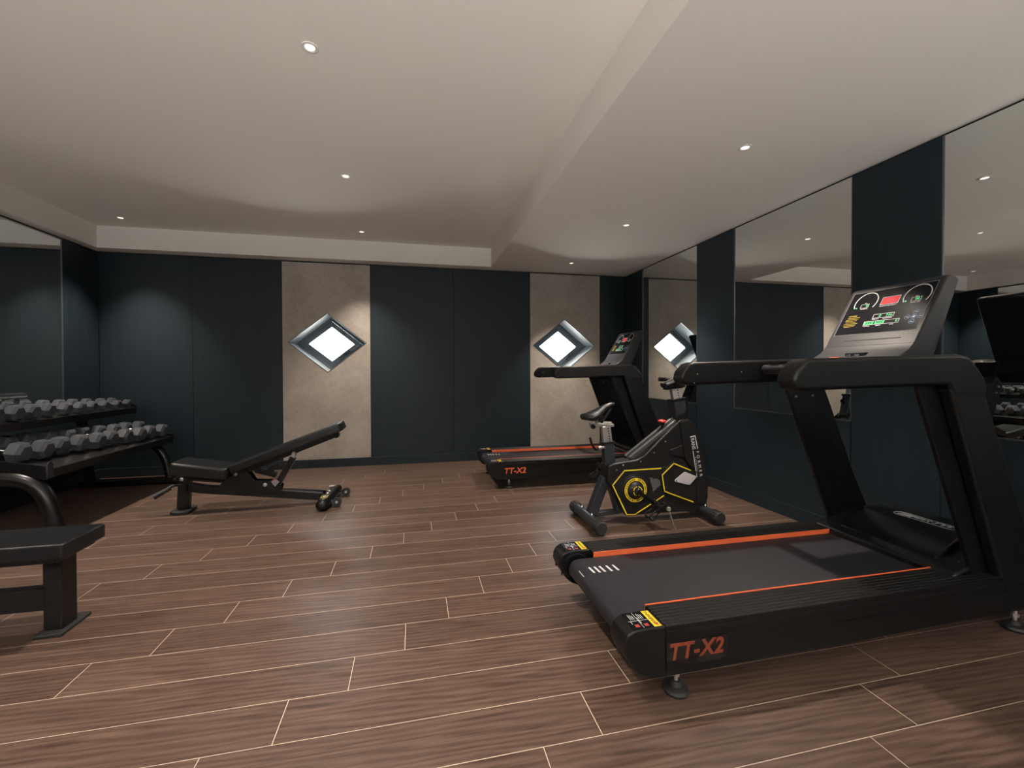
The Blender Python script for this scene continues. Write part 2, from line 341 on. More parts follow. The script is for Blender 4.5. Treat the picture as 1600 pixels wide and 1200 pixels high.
# side walls: dark dado, mirrors between dark pilasters, black gap at the top
def side_wall(name, X, s):
    """s=+1: room lies at smaller x (right wall)"""
    w = MB(); w.box((X+s*.03, YF, 0), (X+s*.1, YB+.05, ZC+.02)); root = struct(obj(name, w, 'shadowgap'))
    ed = [5.32, 4.17, 3.61, 2.463, 1.928, 0.78, 0.245, -0.90, -1.44]
    w = MB(); w2 = MB()
    spans = [(5.32, YB-.0), (3.61, 4.17), (1.928, 2.463), (0.245, 0.78), (-1.44, -0.90)]
    mir = [(4.17, 5.32), (2.463, 3.61), (0.78, 1.928), (-0.90, 0.245)]
    for a, b_ in spans: w.box((X, a+.0015, BB), (X+s*.03, b_-.0015, GZ))
    w.box((X, YF, BB), (X+s*.03, -1.44, GZ))
    for a, b_ in mir: w.box((X-s*.004, a+.003, BB), (X+s*.03, b_-.003, 0.838))
    obj('dark_panel', w, 'panel', root, bevel=0.0015)
    for a, b_ in mir:
        obj('mirror', MB().box((X+s*.004, a+.004, .846), (X+s*.012, b_-.004, GZ-.001)), 'mirror', root)
        mb = MB(); mb.box((X-s*.006, a, .838), (X+s*.02, b_, .845))
        for q in (a, b_): mb.box((X-s*.002, q-.003, .845), (X+s*.02, q+.003, GZ))
        obj('mirror_trim', mb, 'edge_metal', root)
    struct(obj('baseboard_'+name[5:], MB().box((X-s*.014, YF, 0.001), (X+s*.03, YB-.0145, BB)), 'panel', bevel=0.002))
side_wall('wall_right', XR, 1); side_wall('wall_left', XL, -1)
w = MB(); w.box((XL-.1, YF-.12, 0), (DX0, YF, ZR+.1)); w.box((DX1, YF-.12, 0), (XR+.1, YF, ZR+.1)); w.box((DX0, YF-.12, 2.3), (DX1, YF, ZR+.1))  # unseen wall; its wide opening is added to brighten the ceiling
struct(obj('wall_front', w, 'panel'))

# ------------------------------------------------------------------ ceiling downlights
def downlight(x, y, z, label, group=None):
    setO(x, y, z)
    t_ = thing('ceiling_downlight', label, 'ceiling light', group)
    mb = MB(); mb.lathe((x, y, z), (x, y, z-.004), [(0, .040), (.6, .041), (1, .037)], 32, False); mb.lathe((x, y, z-.004), (x, y, z-.0005), [(0, .037), (0, .027), (1, .023)], 32, False)
    obj('trim_ring', mb, 'trim_white', t_)
    obj('lens', MB().cyl((x, y, z-.0003), (x, y, z-.0015), .0232, .0232, 28), 'lens', t_)
    l = bpy.data.lights.new('lamp_beam', 'SPOT'); l.energy = SPOT_W; l.color = SPOT_COL; l.spot_size = math.radians(80); l.spot_blend = 0.8; l.shadow_soft_size = 0.03
    lo = bpy.data.objects.new('lamp_beam', l); COL.objects.link(lo); lo.parent = t_; lo.location = (0, 0, -.035)
RL = 'small round downlight in the lower ceiling over the treadmills, '
downlight(1.96, 5.27, ZC, RL+'farthest one'); downlight(1.955, 3.79, ZC, RL+'middle one'); downlight(1.99, 2.32, ZC, RL+'nearest one')
LL = 'small round downlight in the recessed ceiling, '
downlight(-.575, 5.31, ZR, LL+'above the left window'); downlight(-.537, 3.83, ZR, LL+'middle of the central row')
downlight(-.493, 2.35, ZR, LL+'brightest and nearest of the central row'); downlight(-2.967, 5.35, ZR, LL+'in the far left corner above the dumbbells')
OG = 'added downlights out of the picture'
for q in ((-.49, .85, ZR), (-2.967, 3.86, ZR), (-2.967, 2.36, ZR), (-.49, -.7, ZR)):  # unseen lamps continuing the rows, added to help light the room
    downlight(*q, 'added, unseen small round ceiling downlight beyond the edge of the picture', OG)

# ------------------------------------------------------------------ treadmill
def treadmill():
    Y0, Y1, YC = 1.40, 2.21, 1.805
    setO(1.80, YC, 0)
    t_ = thing('treadmill', '', 'treadmill')
    capP = [(.713,.215),(.716,.245),(.728,.268),(.750,.280),(.785,.2835),(.880,.2835),(.880,.098),(.855,.098),(.815,.104),(.780,.118),(.750,.145),(.727,.178)]
    for s in (1, -1):
        ya = Y0 if s > 0 else Y1; yi = ya + s*.115
        cap = obj('end_cap', MB().prism(capP, ya, yi), 'plastic', t_, bevel=.008, seg=3)
        # round bearing recess on the inner side and two holes at the back
        mb = MB(); mb.lathe((.80, yi, .205), (.80, yi+s*.012, .205), [(0, .066), (1, .064), (1, .052), (.1, .050)], 28)
        obj('roller_collar', mb, 'plastic', cap)
        for q in ((.7155, ya+s*.05, .195), (.7355, ya+s*.085, .160)): obj('cap_hole', MB().sphere(q, .009, (.4, 1, 1)), 'shadowgap', cap)
        # warning sticker
        z = .284; ys, ye = (ya+.006, ya+.108) if s > 0 else (ya-.108, ya-.006)
        st = obj('warning_sticker', MB().box((.755, ys, z-.0006), (.865, ye, z)), 'glass_panel', t_)
        obj('yellow_band', MB().box((.836, ys, z), (.865, ye, z+.0005)), 'yellow', st)
        text('warning_text', 'WARNING', .019, frame((0, 1, 0), (-1, 0, 0), (.8505, (ys+ye)/2+.008, z+.0006)), 'glass_panel', st)
        mb = MB(); mb.prism([(.858, ys+.006), (.858, ys+.024), (.842, ys+.015)], z+.0005, z+.0012, 'z'); obj('warning_triangle', mb, 'redprint', st)
        mb = MB()
        for k in range(2):
            for j in range(4): mb.box((.765+k*.035, ys+.03+.0, z), (.765+k*.035+.0022, ye-.055+.02*k, z+.0004)) if j == 0 else mb.box((.765+k*.035+.007*j, ye-.045, z), (.765+k*.035+.007*j+.002, ye-.008-.004*j, z+.0004))
        mb.box((.757, (ys+ye)/2-.004, z), (.834, (ys+ye)/2-.0025, z+.0004)); mb.box((.796, ys+.003, z), (.7975, ye-.003, z+.0004))
        obj('sticker_marks', mb, 'white', st)
        mb = MB(); mb.box((.770, ys+.010, z), (.786, ys+.026, z+.0004)); mb.box((.806, ys+.010, z), (.822, ys+.026, z+.0004)); obj('sticker_signs', mb, 'redprint', st)
        # ribbed foot rail
        yr0, yr1 = (Y0+.003, Y0+.150) if s > 0 else (Y1-.150, Y1-.003)
        mb = MB(); mb.box((.880, yr0, .258), (2.76, yr1, .279))
        for k in range(7):
            yy_ = yr0 + .012 + k*.0195 if s > 0 else yr1 - .012 - k*.0195
            mb.prism([(yy_-.006, .2785), (yy_+.006, .2785), (yy_+.003, .2825), (yy_-.003, .2825)], .881, 2.76, 'x')
        obj('foot_rail', mb, 'plastic', t_)
        yo = yr1 if s > 0 else yr0
        obj('orange_strip', MB().box((.881, yo-.0005*s, .2575), (2.40, yo+.004*s, .2825)), 'orange', t_)
        # side skirt and lower beam
        mb = MB(); a_, b_ = (Y0+.002, Y0+.03) if s > 0 else (Y1-.03, Y1-.002)
        mb.prism([(.881, .262), (2.80, .262), (2.84, .22), (2.84, .125), (.881, .098)], a_, b_)
        sk = obj('side_skirt', mb, 'plastic', t_, bevel=.004)
        mb = MB(); mb.bar((.905, (a_+b_)/2, .2535), (2.82, (a_+b_)/2, .2535), .033, .012); mb.bar((1.2, (a_+b_)/2, .198), (2.82, (a_+b_)/2, .205), .031, .005); obj('trim_ridge', mb, 'black_steel', sk)
        # adjustable feet
        yf = Y0+.05 if s > 0 else Y1-.05
        for xf in (.95, 2.70):
            mb = MB(); mb.lathe((xf, yf, 0), (xf, yf, .045), [(0, .042), (.25, .046), (.45, .042), (.6, .020), (1, .015)], 28)
            ft = obj('foot', mb, 'rubber', t_)
            mb = MB(); mb.cyl((xf, yf, .04), (xf, yf, .12), .007, seg=12); mb.cyl((xf, yf, .062), (xf, yf, .074), .014, seg=6); obj('foot_screw', mb, 'steel', ft)
    # belt around rollers
    zt, zb, r = .258, .160, .049
    prof = [(.797, zt), (2.45, zt), (2.45, zb)] + [(.797 - r*math.sin(a), (zt+zb)/2 - r*math.cos(a)) for a in [PI*k/12 for k in range(12)]]
    belt = obj('running_belt', MB().prism(prof, Y0+.155, Y1-.155), 'belt', t_, bevel=.002)
    for k in range(5):
        mb = MB(); x = .812 + k*.027 + max(0, k-2)*.007; mb.prism([(x, 1.895), (x+.010, 1.895), (x+.006, 1.955), (x-.004, 1.955)], zt, zt+.0006, 'z'); obj('belt_mark', mb, 'white', belt)
    mb = MB(); mb.prism([(1.895, .2545), (1.955, .2545), (1.955, .247), (1.895, .247)], .7625, .765, 'x', lambda p, t: (t - .0, p[0], p[1]-.008))
    obj('belt_mark', mb, 'white', belt)
    mb = MB(); mb.box((.90, Y0+.03, .13), (2.45, Y0+.06, .155)); mb.box((.90, Y1-.06, .13), (2.45, Y1-.03, .155))
    for x in (1.0, 1.7, 2.4): mb.box((x, Y0+.03, .11), (x+.06, Y1-.03, .135))
    mb.box((2.45, Y0+.03, .10), (2.83, Y1-.03, .25)); mb.cyl((.80, Y0+.11, .208), (.80, Y1-.11, .208), .03)
    obj('base_frame', mb, 'black_steel', t_)
    # motor hood
    hp = [(2.335,.262),(2.338,.284),(2.352,.292),(2.44,.318),(2.56,.352),(2.66,.366),(2.83,.37),(2.865,.34),(2.87,.15),(2.335,.15)]
    hd = obj('motor_hood', MB().prism(hp, Y0+.055, Y1-.055), 'hood', t_, bevel=.012, seg=3)
    hp = [(2.375,.285),(2.40,.312),(2.47,.352),(2.545,.388),(2.60,.400),(2.80,.402),(2.83,.38),(2.83,.29)]
    pl = obj('hood_cover', MB().prism(hp, Y0+.165, Y1-.165), 'hood', hd, bevel=.018, seg=4)
    cy_ = YC-.03
    def loop2(rr_, hl, z):
        pts = []
        for k in range(40):
            a = 2*PI*k/40; pts.append((2.640 + rr_*math.cos(a), cy_ + (hl if math.sin(a) >= 0 else -hl) + rr_*math.sin(a), z))
        return pts
    mb = MB(); mb.rings([loop2(.034, .115, .4005), loop2(.0318, .115, .4005), loop2(.0318, .115, .4030), loop2(.034, .115, .4030)], False, True)
    lg = obj('logo_outline', mb, 'white', hd)
    text('logo_text', 'BRTW', .052, frame((0, -1, 0), (1, 0, 0), (2.638, cy_-.040, .4030)), 'white', hd, depth=.0006, sx=1.15, shear=.3)
    mb = MB()
    for k in range(3): mb.prism([(2.622+k*.012, cy_+.125-k*.008), (2.629+k*.012, cy_+.125-k*.008), (2.631+k*.012, cy_+.060-k*.012), (2.624+k*.012, cy_+.060-k*.012)], .4005, .4033, 'z')
    obj('logo_stripes', mb, 'white', hd)
    obj('hood_bolt', MB().lathe((2.44, Y0+.1, .316), (2.437, Y0+.1, .324), [(0, .009), (.6, .009), (1, .005)], 12), 'black_steel', hd)
    # uprights: steel plate inside, plastic cover outside
    for s in (1, -1):
        ya = Y0 if s > 0 else Y1
        mb = MB(); mb.prism([(2.11, 1.13), (2.33, 1.13), (2.66, .30), (2.44, .28)], ya+s*.052, ya+s*.072)
        up = obj('upright', mb, 'black_steel', t_, bevel=.003)
        mb = MB(); mb.prism([(2.215, 1.12), (2.41, 1.12), (2.645, .56), (2.79, .27), (2.80, .12), (2.58, .12), (2.53, .27)], ya+s*.0, ya+s*.052)
        obj('upright_cover', mb, 'plastic', up, bevel=.014, seg=3)
        for bx, bz in ((2.165, 1.085), (2.305, 1.085), (2.185, 1.045), (2.30, 1.05)): obj('bolt', MB().cyl((bx, ya+s*.071, bz), (bx, ya+s*.079, bz), .008, .006, 12), 'steel', up)
        hp = [(1.430,1.128),(1.418,1.160),(1.432,1.195),(1.470,1.235),(1.500,1.245),(2.27,1.266),(2.325,1.256),(2.36,1.225),(2.415,1.165),(2.435,1.090),(2.235,1.092),(2.205,1.135),(1.47,1.118)]
        hr = obj('handrail', MB().prism(hp, ya-s*.002, ya+s*.088), 'plastic', t_, bevel=.02, seg=4, ang=50)
        for bx, bz in ((1.52, 1.18), (1.50, 1.13), (1.80, 1.19)): obj('rail_screw', MB().cyl((bx, ya+s*.087, bz), (bx, ya+s*.090, bz), .004, seg=10), 'steel', hr)
    # sensor bar and bridge
    mb = MB(); mb.cyl((1.955, Y0+.09, 1.203), (1.955, Y1-.09, 1.203), .026)
    sb = obj('sensor_bar', mb, 'console', t_)
    for s in (1, -1):
        for a in (.03, .12): obj('pulse_plate', MB().box((1.94, YC+s*(.12+a)-.035, 1.2285), (1.97, YC+s*(.12+a)+.035, 1.2305)), 'steel', sb)
    mb = MB(); mb.prism([(1.93, 1.19), (1.97, 1.235), (2.22, 1.262), (2.40, 1.255), (2.44, 1.17), (2.38, 1.115), (2.1, 1.135), (1.97, 1.175)], YC-.20, YC+.20); mb.prism([(2.20, 1.15), (2.22, 1.25), (2.40, 1.25), (2.42, 1.15)], Y0+.08, Y1-.08)
    obj('console_bridge', mb, 'plastic', t_, bevel=.01)
    # console
    T = Vector((2.467, YC, 1.644)); e2 = Vector((-.5186, 0, -.8550)); e1 = Vector((0, -1, 0)); nn = e1.cross(e2); nn = nn if nn.x < 0 else -nn
    def CP(s_, t__, h_=0): return T + e1*s_ + e2*t__ + nn*h_
    mb = MB(); mb.prism([(2.467,1.644),(2.274,1.326),(2.243,1.296),(2.20,1.272),(2.17,1.252),(2.385,1.250),(2.545,1.628),(2.535,1.645),(2.49,1.655)], YC-.23, YC+.23)
    co = obj('console', mb, 'console', t_, bevel=.012, seg=3)
    def quad(mb_, pts, h0, h1): mb_.prism(pts, h0, h1, mapf=lambda p, t: CP(p[0], p[1], t)); return mb_
    def rect(mb_, s0, t0, s1, t1, h0=.0006, h1=.0012): return quad(mb_, [(s0,t0),(s1,t0),(s1,t1),(s0,t1)], h0, h1)
    def rframe(mb_, s0, t0, s1, t1, w_=.002):
        rect(mb_, s0, t0, s1, t0+w_); rect(mb_, s0, t1-w_, s1, t1); rect(mb_, s0, t0+w_, s0+w_, t1-w_); rect(mb_, s1-w_, t0+w_, s1, t1-w_); return mb_
    obj('display_panel', rect(MB(), -.207, .018, .207, .298, -.002, .0006), 'glass_panel', co)
    mb = rframe(MB(), -.207, .018, .207, .298, .0014); obj('display_outline', mb, 'greyprint', co)
    def arc(cs, ct, r_, a0, a1, w_=.0045):
        mb_ = MB(); n_ = 28
        for k in range(n_):
            p_ = []
            for rr_, kk in ((r_, k), (r_, k+1), (r_-w_, k+1), (r_-w_, k)):
                a = math.radians(a0 + (a1-a0)*kk/n_); p_.append((cs + rr_*math.cos(a), ct - rr_*1.05*math.sin(a)))
            quad(mb_, p_, .0006, .0014)
        return mb_
    obj('gauge_arc', arc(-.113, .090, .062, 212, -36), 'white', co)
    obj('gauge_arc', arc(.137, .090, .062, 212, -36), 'white', co)
    for q in ((-.133, .101, -.090, .126), (.118, .100, .163, .125), (-.035, .178, .068, .204), (-.068, .220, .106, .245), (-.030, .072, .059, .122, .0025)): obj('display_frame', rframe(MB(), *q), 'white', co)
    mb = MB()
    for s0, s1, t0 in ((-.127,-.100,.131),(-.097,-.090,.131),(.121,.145,.131),(.148,.163,.131),(-.028,.055,.128),(-.034,.000,.2085),(.020,.064,.2085),(-.064,-.030,.250),(.000,.025,.250),(.068,.088,.250),(-.117,-.105,.094),(.132,.146,.094)): rect(mb, s0, t0, s1, t0+.003)
    pm = obj('small_print', mb, 'white', co); pm['kind'] = 'stuff'
    obj('red_display', rect(MB(), -.026, .076, .055, .118), 'red_led', co)
    mb = MB()
    for k in range(3): rect(mb, -.018+.006*k, .086+k*.009, .040+.004*k, .0875+k*.009, .0012, .0016)
    obj('red_display_lines', mb, 'redknob', co)
    for q in ((-.157, .119, -.150, .125), (.090, .116, .098, .122), (-.064, .224, -.018, .241), (-.010, .224, .036, .241)): obj('indicator_light', rect(MB(), *q), 'green_led', co)
    def ct(s_, str_, sz, mat_, a, b_, nm): text(nm, str_, sz, frame((0, -1, 0), (-e2).normalized(), CP(a, b_, .0014)), mat_, co)
    for str_, sz, a, b_ in (('0', .022, -.099, .1135), ('00', .020, .146, .1125), ('0', .022, 0, .191), ('No', .022, .046, .191), ('0', .020, .094, .2325)): ct(0, str_, sz, 'green_led', a, b_, 'digits')
    for a in (-.041, .013): text('digits', '0000', .019, frame((0, -1, 0), (-e2).normalized(), CP(a, .2325, .0018)), 'glass_panel', co)
    for a, b_ in ((.174, .190), (.144, .219), (.174, .219), (.203, .219), (.174, .248)):
        a -= .006
        mb = MB(); n_ = 24; rr_ = [[CP(a + q*math.cos(2*PI*k/n_), b_ + q*math.sin(2*PI*k/n_), hh) for k in range(n_)] for q, hh in ((.0125, .0006), (.0108, .0006), (.0108, .0014), (.0125, .0014))]
        mb.rings(rr_, False, True); bt = obj('button', mb, 'blue', co)
    for a, b_ in ((.168, .190), (.138, .219), (.197, .219), (.168, .248)): obj('button_mark', rect(MB(), a-.006, b_-.0015, a+.006, b_+.0015), 'white', co)
    obj('button_mark', quad(MB(), [(.161,.222),(.166,.213),(.175,.215),(.170,.225)], .0006, .0014), 'white', co)
    ct(0, 'CAUTION', .010, 'yellow', -.150, .176, 'caution_text')
    mb = MB()
    for k in range(7): rect(mb, -.180+(.006 if k % 3 == 0 else 0), .186+k*.0095, -.106-.005*((k*5) % 4), .1875+k*.0095)
    cl_ = obj('caution_lines', mb, 'yellow', co); cl_['kind'] = 'stuff'
    obj('tablet_slot', rect(MB(), -.135, .3345, .155, .3395, -.002, .0006), 'shadowgap', co)
    obj('console_seam', rect(MB(), -.229, .3705, .229, .3717, -.001, .0004), 'shadowgap', co)
    mb = MB(); mb.box((2.196, YC-.055, 1.263), (2.235, YC+.045, 1.288)); up_ = obj('port_panel', mb, 'console', co, bevel=.003)
    mb = MB(); mb.bm.free()
    for q0, q1 in ((-.03, -.005), (.015, .022), (.028, .034)): obj('port', MB().box((2.1945, YC+q0, 1.272), (2.197, YC+q1, 1.279)), 'steel', up_)
    obj('safety_key', MB().box((2.185, YC+.07, 1.2575), (2.22, YC+.125, 1.268)), 'orange', co, bevel=.002)
    # model lettering on the skirts
    for ya, rt in ((Y0+.0006, (1, 0, 0)), (Y1-.0006, (-1, 0, 0))):
        text('model_lettering', 'TT-X2', .080, frame(rt, (0, 0, 1), (1.000, ya, .182)), 'orange', t_, depth=.001, sx=.96, shear=.18, spacing=1.10, bold=.0022)
    return t_
tm = treadmill()
tag(tm, 'large black treadmill in the right foreground, console facing the camera, orange stripes along the belt', 'treadmill')
setO(1.80, 1.805, 0)
far_tm = copy_tree(tm); far_tm.location = (1.80, 4.735, 0)
tag(far_tm, 'black treadmill by the back wall, behind the exercise bike, seen from its side', 'treadmill')
mb = MB(); mb.prism([(.877, .128), (.882, .222), (1.128, .225), (1.125, .136)], 1.3975, 1.3980)
film = obj('protective_film', mb, 'film', tm); film['label'] = 'wrinkled clear film left over the lettering'

# ------------------------------------------------------------------ exercise bike
def bike():
    yc = 3.20; setO(1.80, yc, 0)
    t_ = thing('exercise_bike', 'black spin bike with yellow outlined flywheel cover and red brake knob, between the treadmills', 'exercise bike')
    Yn = yc-.075; Yf = yc+.075
    sh = [(1.462,.462),(1.505,.478),(1.605,.490),(1.701,.500),(1.771,.535),(2.054,.781),(2.085,.806),(2.16,.812),(2.19,.78),(2.262,.66),(2.338,.30),(2.343,.17),(2.32,.085),(2.20,.052),(2.098,.062),(1.674,.066),(1.605,.070),(1.485,.297),(1.455,.34)]
    body = obj('body_shell', MB().prism(sh, Yn, Yf), 'shell', t_, bevel=.012, seg=3)
    # stepped flywheel cover plates on the near side and the far side
    for yn, s in ((Yn, 1), (Yf, -1)):
        lp = [(1.985,.432),(1.585,.430),(1.483,.317),(1.606,.070),(1.686,.067),(1.985,.222)]
        rp_ = [(2.175,.408),(2.012,.472),(1.900,.377),(1.922,.238),(2.20,.128),(2.214,.13),(2.220,.385)]
        obj('side_plate', MB().prism(lp, yn+s*.004, yn-s*.010), 'shell', body, bevel=.004)
        obj('front_plate', MB().prism(rp_, yn+s*.004, yn-s*.018), 'shell', body, bevel=.004)
        def line(pts, y0, w_=.0085):
            mb_ = MB()
            for a, b_ in zip(pts[:-1], pts[1:]):
                a, b_ = Vector((a[0], 0, a[1])), Vector((b_[0], 0, b_[1])); d = (b_-a).normalized(); nrm = Vector((-d.z, 0, d.x))
                q = [a-d*w_*.4+nrm*w_/2, b_+d*w_*.4+nrm*w_/2, b_+d*w_*.4-nrm*w_/2, a-d*w_*.4-nrm*w_/2]
                mb_.prism([(v.x, v.z) for v in q], y0, y0-s*.0012)
            return mb_
        obj('yellow_line', line([(1.905,.425),(1.591,.422),(1.492,.316),(1.611,.079),(1.681,.076),(1.93,.206)], yn-s*.010), 'yellow', body)
        obj('yellow_line', line([(2.163,.398),(2.014,.460),(1.911,.372),(1.932,.243),(2.186,.142)], yn-s*.018), 'yellow', body)
        # concentric hub rings
        hc = (1.676, .272); mb = MB()
        mb.lathe((hc[0], yn-s*.008, hc[1]), (hc[0], yn-s*.030, hc[1]), [(0, .128), (.25, .128), (.3, .120), (.45, .118), (.5, .108), (.75, .104), (.8, .098), (1, .096)], 56); obj('hub_cover', mb, 'shell', body)
        mb = MB(); mb.rings([[(hc[0]+r_*math.cos(2*PI*k/56), y_, hc[1]+r_*math.sin(2*PI*k/56)) for k in range(56)] for r_, y_ in ((.094, yn-s*.0300), (.072, yn-s*.0300), (.072, yn-s*.0312), (.094, yn-s*.0312))], False, True); obj('yellow_ring', mb, 'yellow', body)
        # lettering around the yellow ring
        mb = MB()
        for k in range(40):
            if k in (9, 10, 29, 30): continue
            a = 2*PI*k/40; c_ = Vector((hc[0]+.083*math.cos(a), yn-s*.0312, hc[1]+.083*math.sin(a))); tg = Vector((-math.sin(a), 0, math.cos(a))); rd = Vector((math.cos(a), 0, math.sin(a)))
            q = [c_+tg*i*.0035+rd*j*(.006 if (k*7) % 3 else .004) for i, j in ((-1,-1),(1,-1),(1,1),(-1,1))]; mb.prism([(v.x, v.z) for v in q], yn-s*.0312, yn-s*.0318)
        obj('ring_marks', mb, 'shell', body)
        mb = MB(); mb.lathe((hc[0], yn-s*.028, hc[1]), (hc[0], yn-s*.062, hc[1]), [(0, .068), (.4, .066), (.8, .052), (1, .040)], 40); obj('hub_cap', mb, 'shell', body)
        mb = MB()
        for a0 in range(0, 360, 90):
            for k in range(8):
                aa = [math.radians(a0+8+(74/8)*kk) for kk in (k, k+1)]
                mb.prism([(hc[0]+r_*math.cos(a), hc[1]+r_*math.sin(a)) for r_, a in ((.038, aa[0]), (.038, aa[1]), (.032, aa[1]), (.032, aa[0]))], yn-s*.0615, yn-s*.0635)
        mb.prism([(hc[0]-.018, hc[1]-.012), (hc[0]+.010, hc[1]-.012), (hc[0]+.010, hc[1]-.006), (hc[0]-.018, hc[1]-.006)], yn-s*.0615, yn-s*.0632); mb.prism([(hc[0]-.012, hc[1]-.006), (hc[0]-.006, hc[1]-.006), (hc[0]-.006, hc[1]+.010), (hc[0]-.012, hc[1]+.010)], yn-s*.0615, yn-s*.0632); mb.prism([(hc[0]-.004, hc[1]-.006), (hc[0]+.010, hc[1]-.006), (hc[0]+.010, hc[1]+.004), (hc[0]-.004, hc[1]+.004)], yn-s*.0615, yn-s*.0632)
        obj('hub_emblem', mb, 'yellow', body)
        obj('emblem_mark', MB().prism([(hc[0]-.002, hc[1]+.006), (hc[0]+.004, hc[1]+.006), (hc[0]+.010, hc[1]+.022), (hc[0]+.004, hc[1]+.022)], yn-s*.0615, yn-s*.0634), 'white', body)
        # speaker-like grid of white slots
        mb = MB(); poly = [(1.808, .356), (1.888, .338), (1.902, .294), (1.836, .242)]
        def inside(x, z):
            for (xa, za), (xb, zb_) in zip(poly, poly[1:]+poly[:1]):
                if (xb-xa)*(z-za)-(zb_-za)*(x-xa) > 0: return False
            return True
        for i in range(16):
            for j in range(11):
                x = 1.810+.0066*i+(.0033 if j % 2 else 0); z = .246+.0105*j
                if inside(x, z): mb.prism([(x-.0020, z-.0040), (x+.0006, z-.0040), (x+.0030, z+.0040), (x+.0004, z+.0040)], yn-s*.010, yn-s*.0112)
        obj('vent_pattern', mb, 'greyprint', body)
        obj('silver_badge', MB().prism([(2.020,.322),(2.026,.334),(2.105,.386),(2.118,.387),(2.208,.350),(2.213,.338),(2.158,.284),(2.145,.281),(2.028,.314)], yn-s*.017, yn-s*.024), 'silver', body, bevel=.002)
        obj('badge_bolt', MB().cyl((2.035, yn-s*.023, .322), (2.035, yn-s*.027, .322), .005, seg=12), 'black_steel', body)
        for bx, bz in ((1.585,.465),(1.735,.485),(1.85,.55),(1.95,.635),(2.16,.785),(1.53,.43)): obj('shell_screw', MB().cyl((bx, yn+s*.002, bz), (bx, yn-s*.004, bz), .0055, seg=12), 'steel', body)
        # raised front fairing that carries the lettering
        obj('fairing', MB().prism([(2.075,.79),(2.115,.50),(2.165,.43),(2.224,.40),(2.230,.13),(2.318,.11),(2.336,.30),(2.262,.66),(2.195,.765),(2.15,.80)], yn+s*.004, yn-s*.012), 'shell', body, bevel=.006)
        obj('fairing_step', MB().prism([(1.985,.565),(2.10,.600),(2.115,.50),(2.00,.52)], yn+s*.004, yn-s*.007), 'shell', body, bevel=.004)
        if s > 0:
            u = Vector((.17, 0, -.985)).normalized(); v = Vector((-u.z, 0, u.x)); yt = yn-.0125
            def tt(st, sz, px, pz, sp=1.0, sx=1.0): text('lettering', st, sz, frame(u, v, (px, yt, pz)), 'white', body, depth=.0006, spacing=sp, sx=sx)
            tt('RANS', .046, 2.190, .608, 1.0, .80); tt('FORMER', .034, 2.247, .445, 1.95); tt('FITNESS', .015, 2.222, .446, 2.3)
            def rule(p0, p1, w_):
                p0, p1 = Vector((p0[0], 0, p0[1])), Vector((p1[0], 0, p1[1])); d = (p1-p0).normalized(); nn_ = Vector((-d.z, 0, d.x))*w_/2
                return MB().prism([(q.x, q.z) for q in (p0+nn_, p1+nn_, p1-nn_, p0-nn_)], yt, yt-.0008)
            obj('lettering', rule((2.163, .664), (2.205, .671), .008), 'white', body)
            obj('lettering_rule', rule((2.207, .677), (2.232, .568), .006), 'white', body)
            obj('lettering_rule', rule((2.190, .551), (2.226, .338), .006), 'white', body)
    # frame
    mb = MB(); mb.bar((1.465, yc, .36), (1.355, yc, .085), .07, .075, (0, 0, 1)); mb.bar((1.36, yc, .075), (1.60, yc, .085), .05, .035)
    obj('front_frame', MB().bar((2.25, yc, .14), (2.30, yc, .06), .07, .08), 'gunmetal', t_, bevel=.006); mb.bar((1.52, yc, .28), (1.58, yc, .08), .06, .05)
    obj('frame', mb, 'gunmetal', t_, bevel=.006)
    mb = MB(); mb.bar((1.66, yc-.035, .503), (2.07, yc-.035, .79), .03, .035); mb.bar((1.66, yc+.035, .503), (2.07, yc+.035, .79), .03, .035)
    obj('down_tube', mb, 'tube_grey', t_, bevel=.008)
    mb = MB(); mb.bar((1.487, yc, .635), (1.505, yc, .44), .062, .09, (1, 0, 0)); st = obj('seat_tube', mb, 'gunmetal', t_, bevel=.01)
    mb = MB(); mb.bar((1.486, yc, .642), (1.487, yc, .628), .072, .102, (1, 0, 0)); obj('collar', mb, 'plastic', st, bevel=.003)
    mb = MB(); mb.bar((1.470, yc, .765), (1.488, yc, .62), .045, .072, (1, 0, 0)); sp_ = obj('seat_post', mb, 'steel', t_, bevel=.004)
    mb = MB()
    for k in range(6): mb.bar((1.4725+.0029*k+.012, yc-.0225, .745-.020*k), (1.4725+.0029*k+.012, yc-.0235, .745-.020*k), .009, .010)
    obj('post_hole', mb, 'shadowgap', sp_)
    mb = MB(); mb.bar((1.34, yc, .781), (1.535, yc, .768), .045, .022); mb.bar((1.39, yc, .794), (1.52, yc, .788), .03, .014); sl = obj('seat_slider', mb, 'steel', t_, bevel=.003)
    mb = MB(); mb.lathe((1.352, yc-.05, .765), (1.352, yc-.02, .768), [(0, .014), (.1, .018), (.9, .018), (1, .012)], 8); mb.cyl((1.352, yc-.02, .768), (1.352, yc, .772), .006); obj('slider_knob', mb, 'plastic', sl)
    # saddle: narrow nose forward-up, wide rear
    rr = []
    sec = [(1.268, .826, .854, .020), (1.278, .818, .862, .050), (1.306, .814, .868, .080), (1.345, .806, .880, .088), (1.386, .803, .896, .080), (1.424, .823, .917, .058), (1.46, .868, .934, .036), (1.505, .905, .946, .026), (1.535, .920, .948, .022), (1.548, .930, .944, .012)]
    for x, z0, z1, hw_ in sec:
        zc_, ht = (z0+z1)/2, (z1-z0)/2
        rr.append([(x, yc+hw_*math.cos(a)*(1 if math.sin(a) > 0 else 1.04), zc_ + ht*(math.sin(a) if math.sin(a) > 0 else math.sin(a)*(1-.25*abs(math.cos(a))))) for a in [2*PI*k/24 for k in range(24)]])
    sd = obj('saddle', MB().rings(rr), 'vinyl', t_, ang=70)
    mb = MB()
